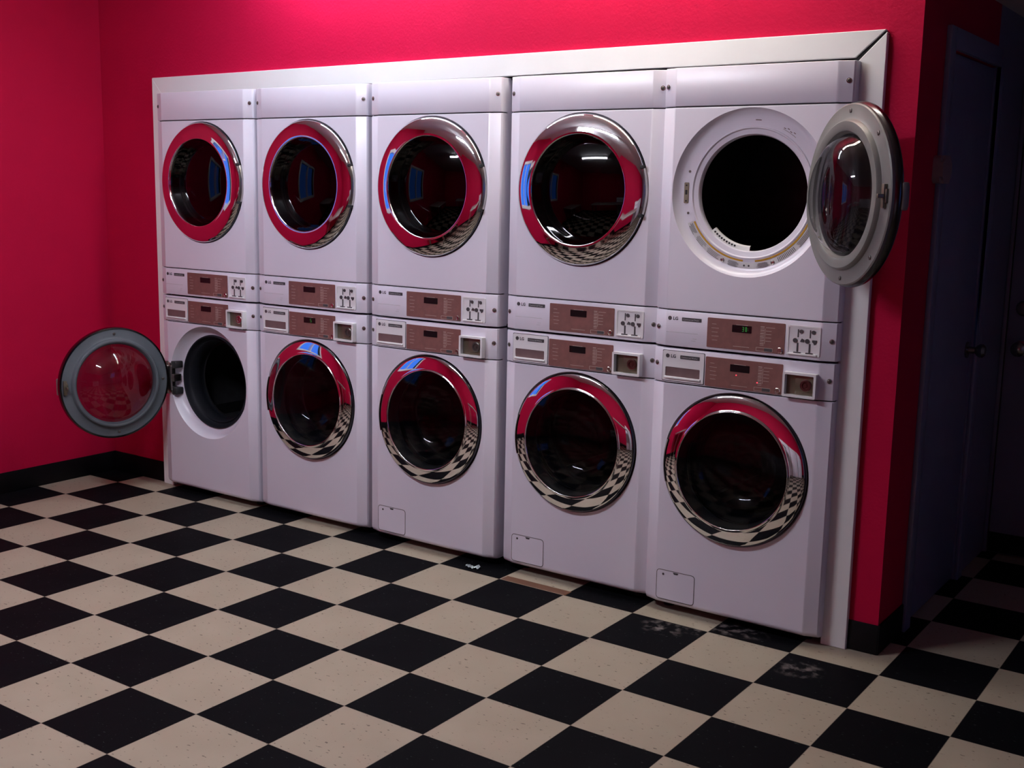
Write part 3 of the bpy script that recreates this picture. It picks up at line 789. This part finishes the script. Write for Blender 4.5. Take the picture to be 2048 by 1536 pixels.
# latch tongue and handle on the free edge of the open dryer door, screws round its liner
def door_extras(machine, kind, s):
    dd = [c for c in machine.children if c.name.startswith('door') and c.data and c.data.name.startswith('door_ring')][0]
    R_ = .25 if kind == 'D' else .242
    bm = bmesh.new(); box(bm, -.010, .010, .021, .030, -.020, .020, bev=.002); box(bm, -.004, .004, .028, .052, -.006, .006, bev=.001); box(bm, -.003, .012, .023, .034, -.034, .034, bev=.001)
    link('latch', to_mesh(bm, 'latch', 'coinsteel', 30), dd, (-s * R_, 0, 0))
    bm = bmesh.new(); box(bm, -.018, .012, -.030, -.008, -.040, .040, bev=.006); box(bm, -.012, .004, -.033, -.028, -.030, .030, bev=.001)
    link('door_handle', to_mesh(bm, 'door_handle', 'flange', 30), dd, (-s * (R_ + .014), 0, 0))
    for a in (90, 270, 45, 315) if kind == 'D' else (90, 268, 180):
        bm = bmesh.new(); lathe(bm, [(.007, 0), (.007, -.002), (.004, -.0035), (0, -.003)], seg=16)
        x, z = ringpt(R_ + (.002 if kind == 'D' else -.002), a)
        link('liner_screw', to_mesh(bm, 'liner_screw', 'screw', 30), dd, (-s * x, .0225, z))
    return dd
door_extras(du, 'D', 1)
dwd = door_extras(dw, 'W', -1)
# hinge arms of the open washer door
bm = bmesh.new()
box(bm, -.300, -.235, -.012, .036, -.018, .018, bev=.003)
box(bm, -.315, -.245, -.018, .010, -.062, .062, bev=.004)
link('hinge_arm', to_mesh(bm, 'hinge_arm', 'steel', 30), dw, (0, 0, WCZ))
for q in (-1, 1):
    bm = bmesh.new(); box(bm, -.262, -.228, -.006, .040, q * .066 - .017, q * .066 + .017, bev=.003)
    link('hinge_block', to_mesh(bm, 'hinge_block', 'darkgap', 30), dw, (0, 0, WCZ))
    bm = bmesh.new(); cyl(bm, (-.288, -.006, q * .066 - .016), (-.288, -.006, q * .066 + .016), .010, 12); box(bm, -.288, -.255, -.010, .006, q * .066 - .010, q * .066 + .010, bev=.002)
    link('hinge_knuckle', to_mesh(bm, 'hinge_knuckle', 'steel', 30), dw, (0, 0, WCZ))

# ------------------------------------------------------------------ scrap on the floor
bm = bmesh.new()
random.seed(2)
K = 10
for j in range(2):
    pass
g = [[bm.verts.new((-.032 + .064 * i / K + random.uniform(-.002, .002), (-.014 + .028 * j / 4) + .006 * math.sin(i) + random.uniform(-.002, .002), .002 + random.uniform(0, .009))) for i in range(K + 1)] for j in range(5)]
for j in range(4):
    for i in range(K): bm.faces.new((g[j][i], g[j][i + 1], g[j + 1][i + 1], g[j + 1][i]))
r_ = bmesh.ops.solidify(bm, geom=bm.faces[:], thickness=.0008)
o = link('foil_wrapper', to_mesh(bm, 'foil_wrapper', 'foil', 20), None, (2.275, .345, .001), .2)
tag(o, 'small crumpled foil scrap lying on a black floor tile in front of the washers', 'litter')

# ------------------------------------------------------------------ furniture behind the camera, seen only in the chrome
def table(label, x0, x1, y0, y1, h):
    t = thing('folding_table', label, 'table', ((x0 + x1) / 2, (y0 + y1) / 2, 0), 'laundry tables behind the camera')
    a, b_ = (x1 - x0) / 2, (y1 - y0) / 2
    bm = bmesh.new(); box(bm, -a, a, -b_, b_, h - .04, h, bev=.004); link('tabletop', to_mesh(bm, 'tabletop', 'table'), t)
    for sx in (-1, 1):
        for sy in (-1, 1):
            bm = bmesh.new(); box(bm, sx * (a - .06) - .02, sx * (a - .06) + .02, sy * (b_ - .06) - .02, sy * (b_ - .06) + .02, 0, h - .04, bev=.003)
            link('leg', to_mesh(bm, 'leg', 'steel'), t)
table('grey laundry folding table by the left wall, past the window', XL + .06, XL + .75, -3.4, -2.2, .78)
table('grey laundry folding table standing free in the middle of the room', 1.3, 3.3, -4.0, -3.2, .86)
for i in range(3):
    x = 3.2 + .72 * i
    t = thing('top_loading_washer', 'white top loading washer against the wall opposite the dryers, %s' % ('nearest the tables', 'in the middle', 'nearest the right wall')[i], 'washing machine', (x, YB + .40, 0), 'top loading washers opposite')
    bm = bmesh.new(); box(bm, -.34, .34, -.33, .33, .02, .92, bev=.01); link('cabinet', to_mesh(bm, 'cabinet', 'enamel'), t)
    bm = bmesh.new(); box(bm, -.34, .34, -.33, -.22, .92, 1.08, bev=.01); link('control_console', to_mesh(bm, 'control_console', 'plastic'), t)
    bm = bmesh.new(); box(bm, -.24, .24, -.18, .26, .921, .935, bev=.004); link('lid', to_mesh(bm, 'lid', 'enamel'), t)
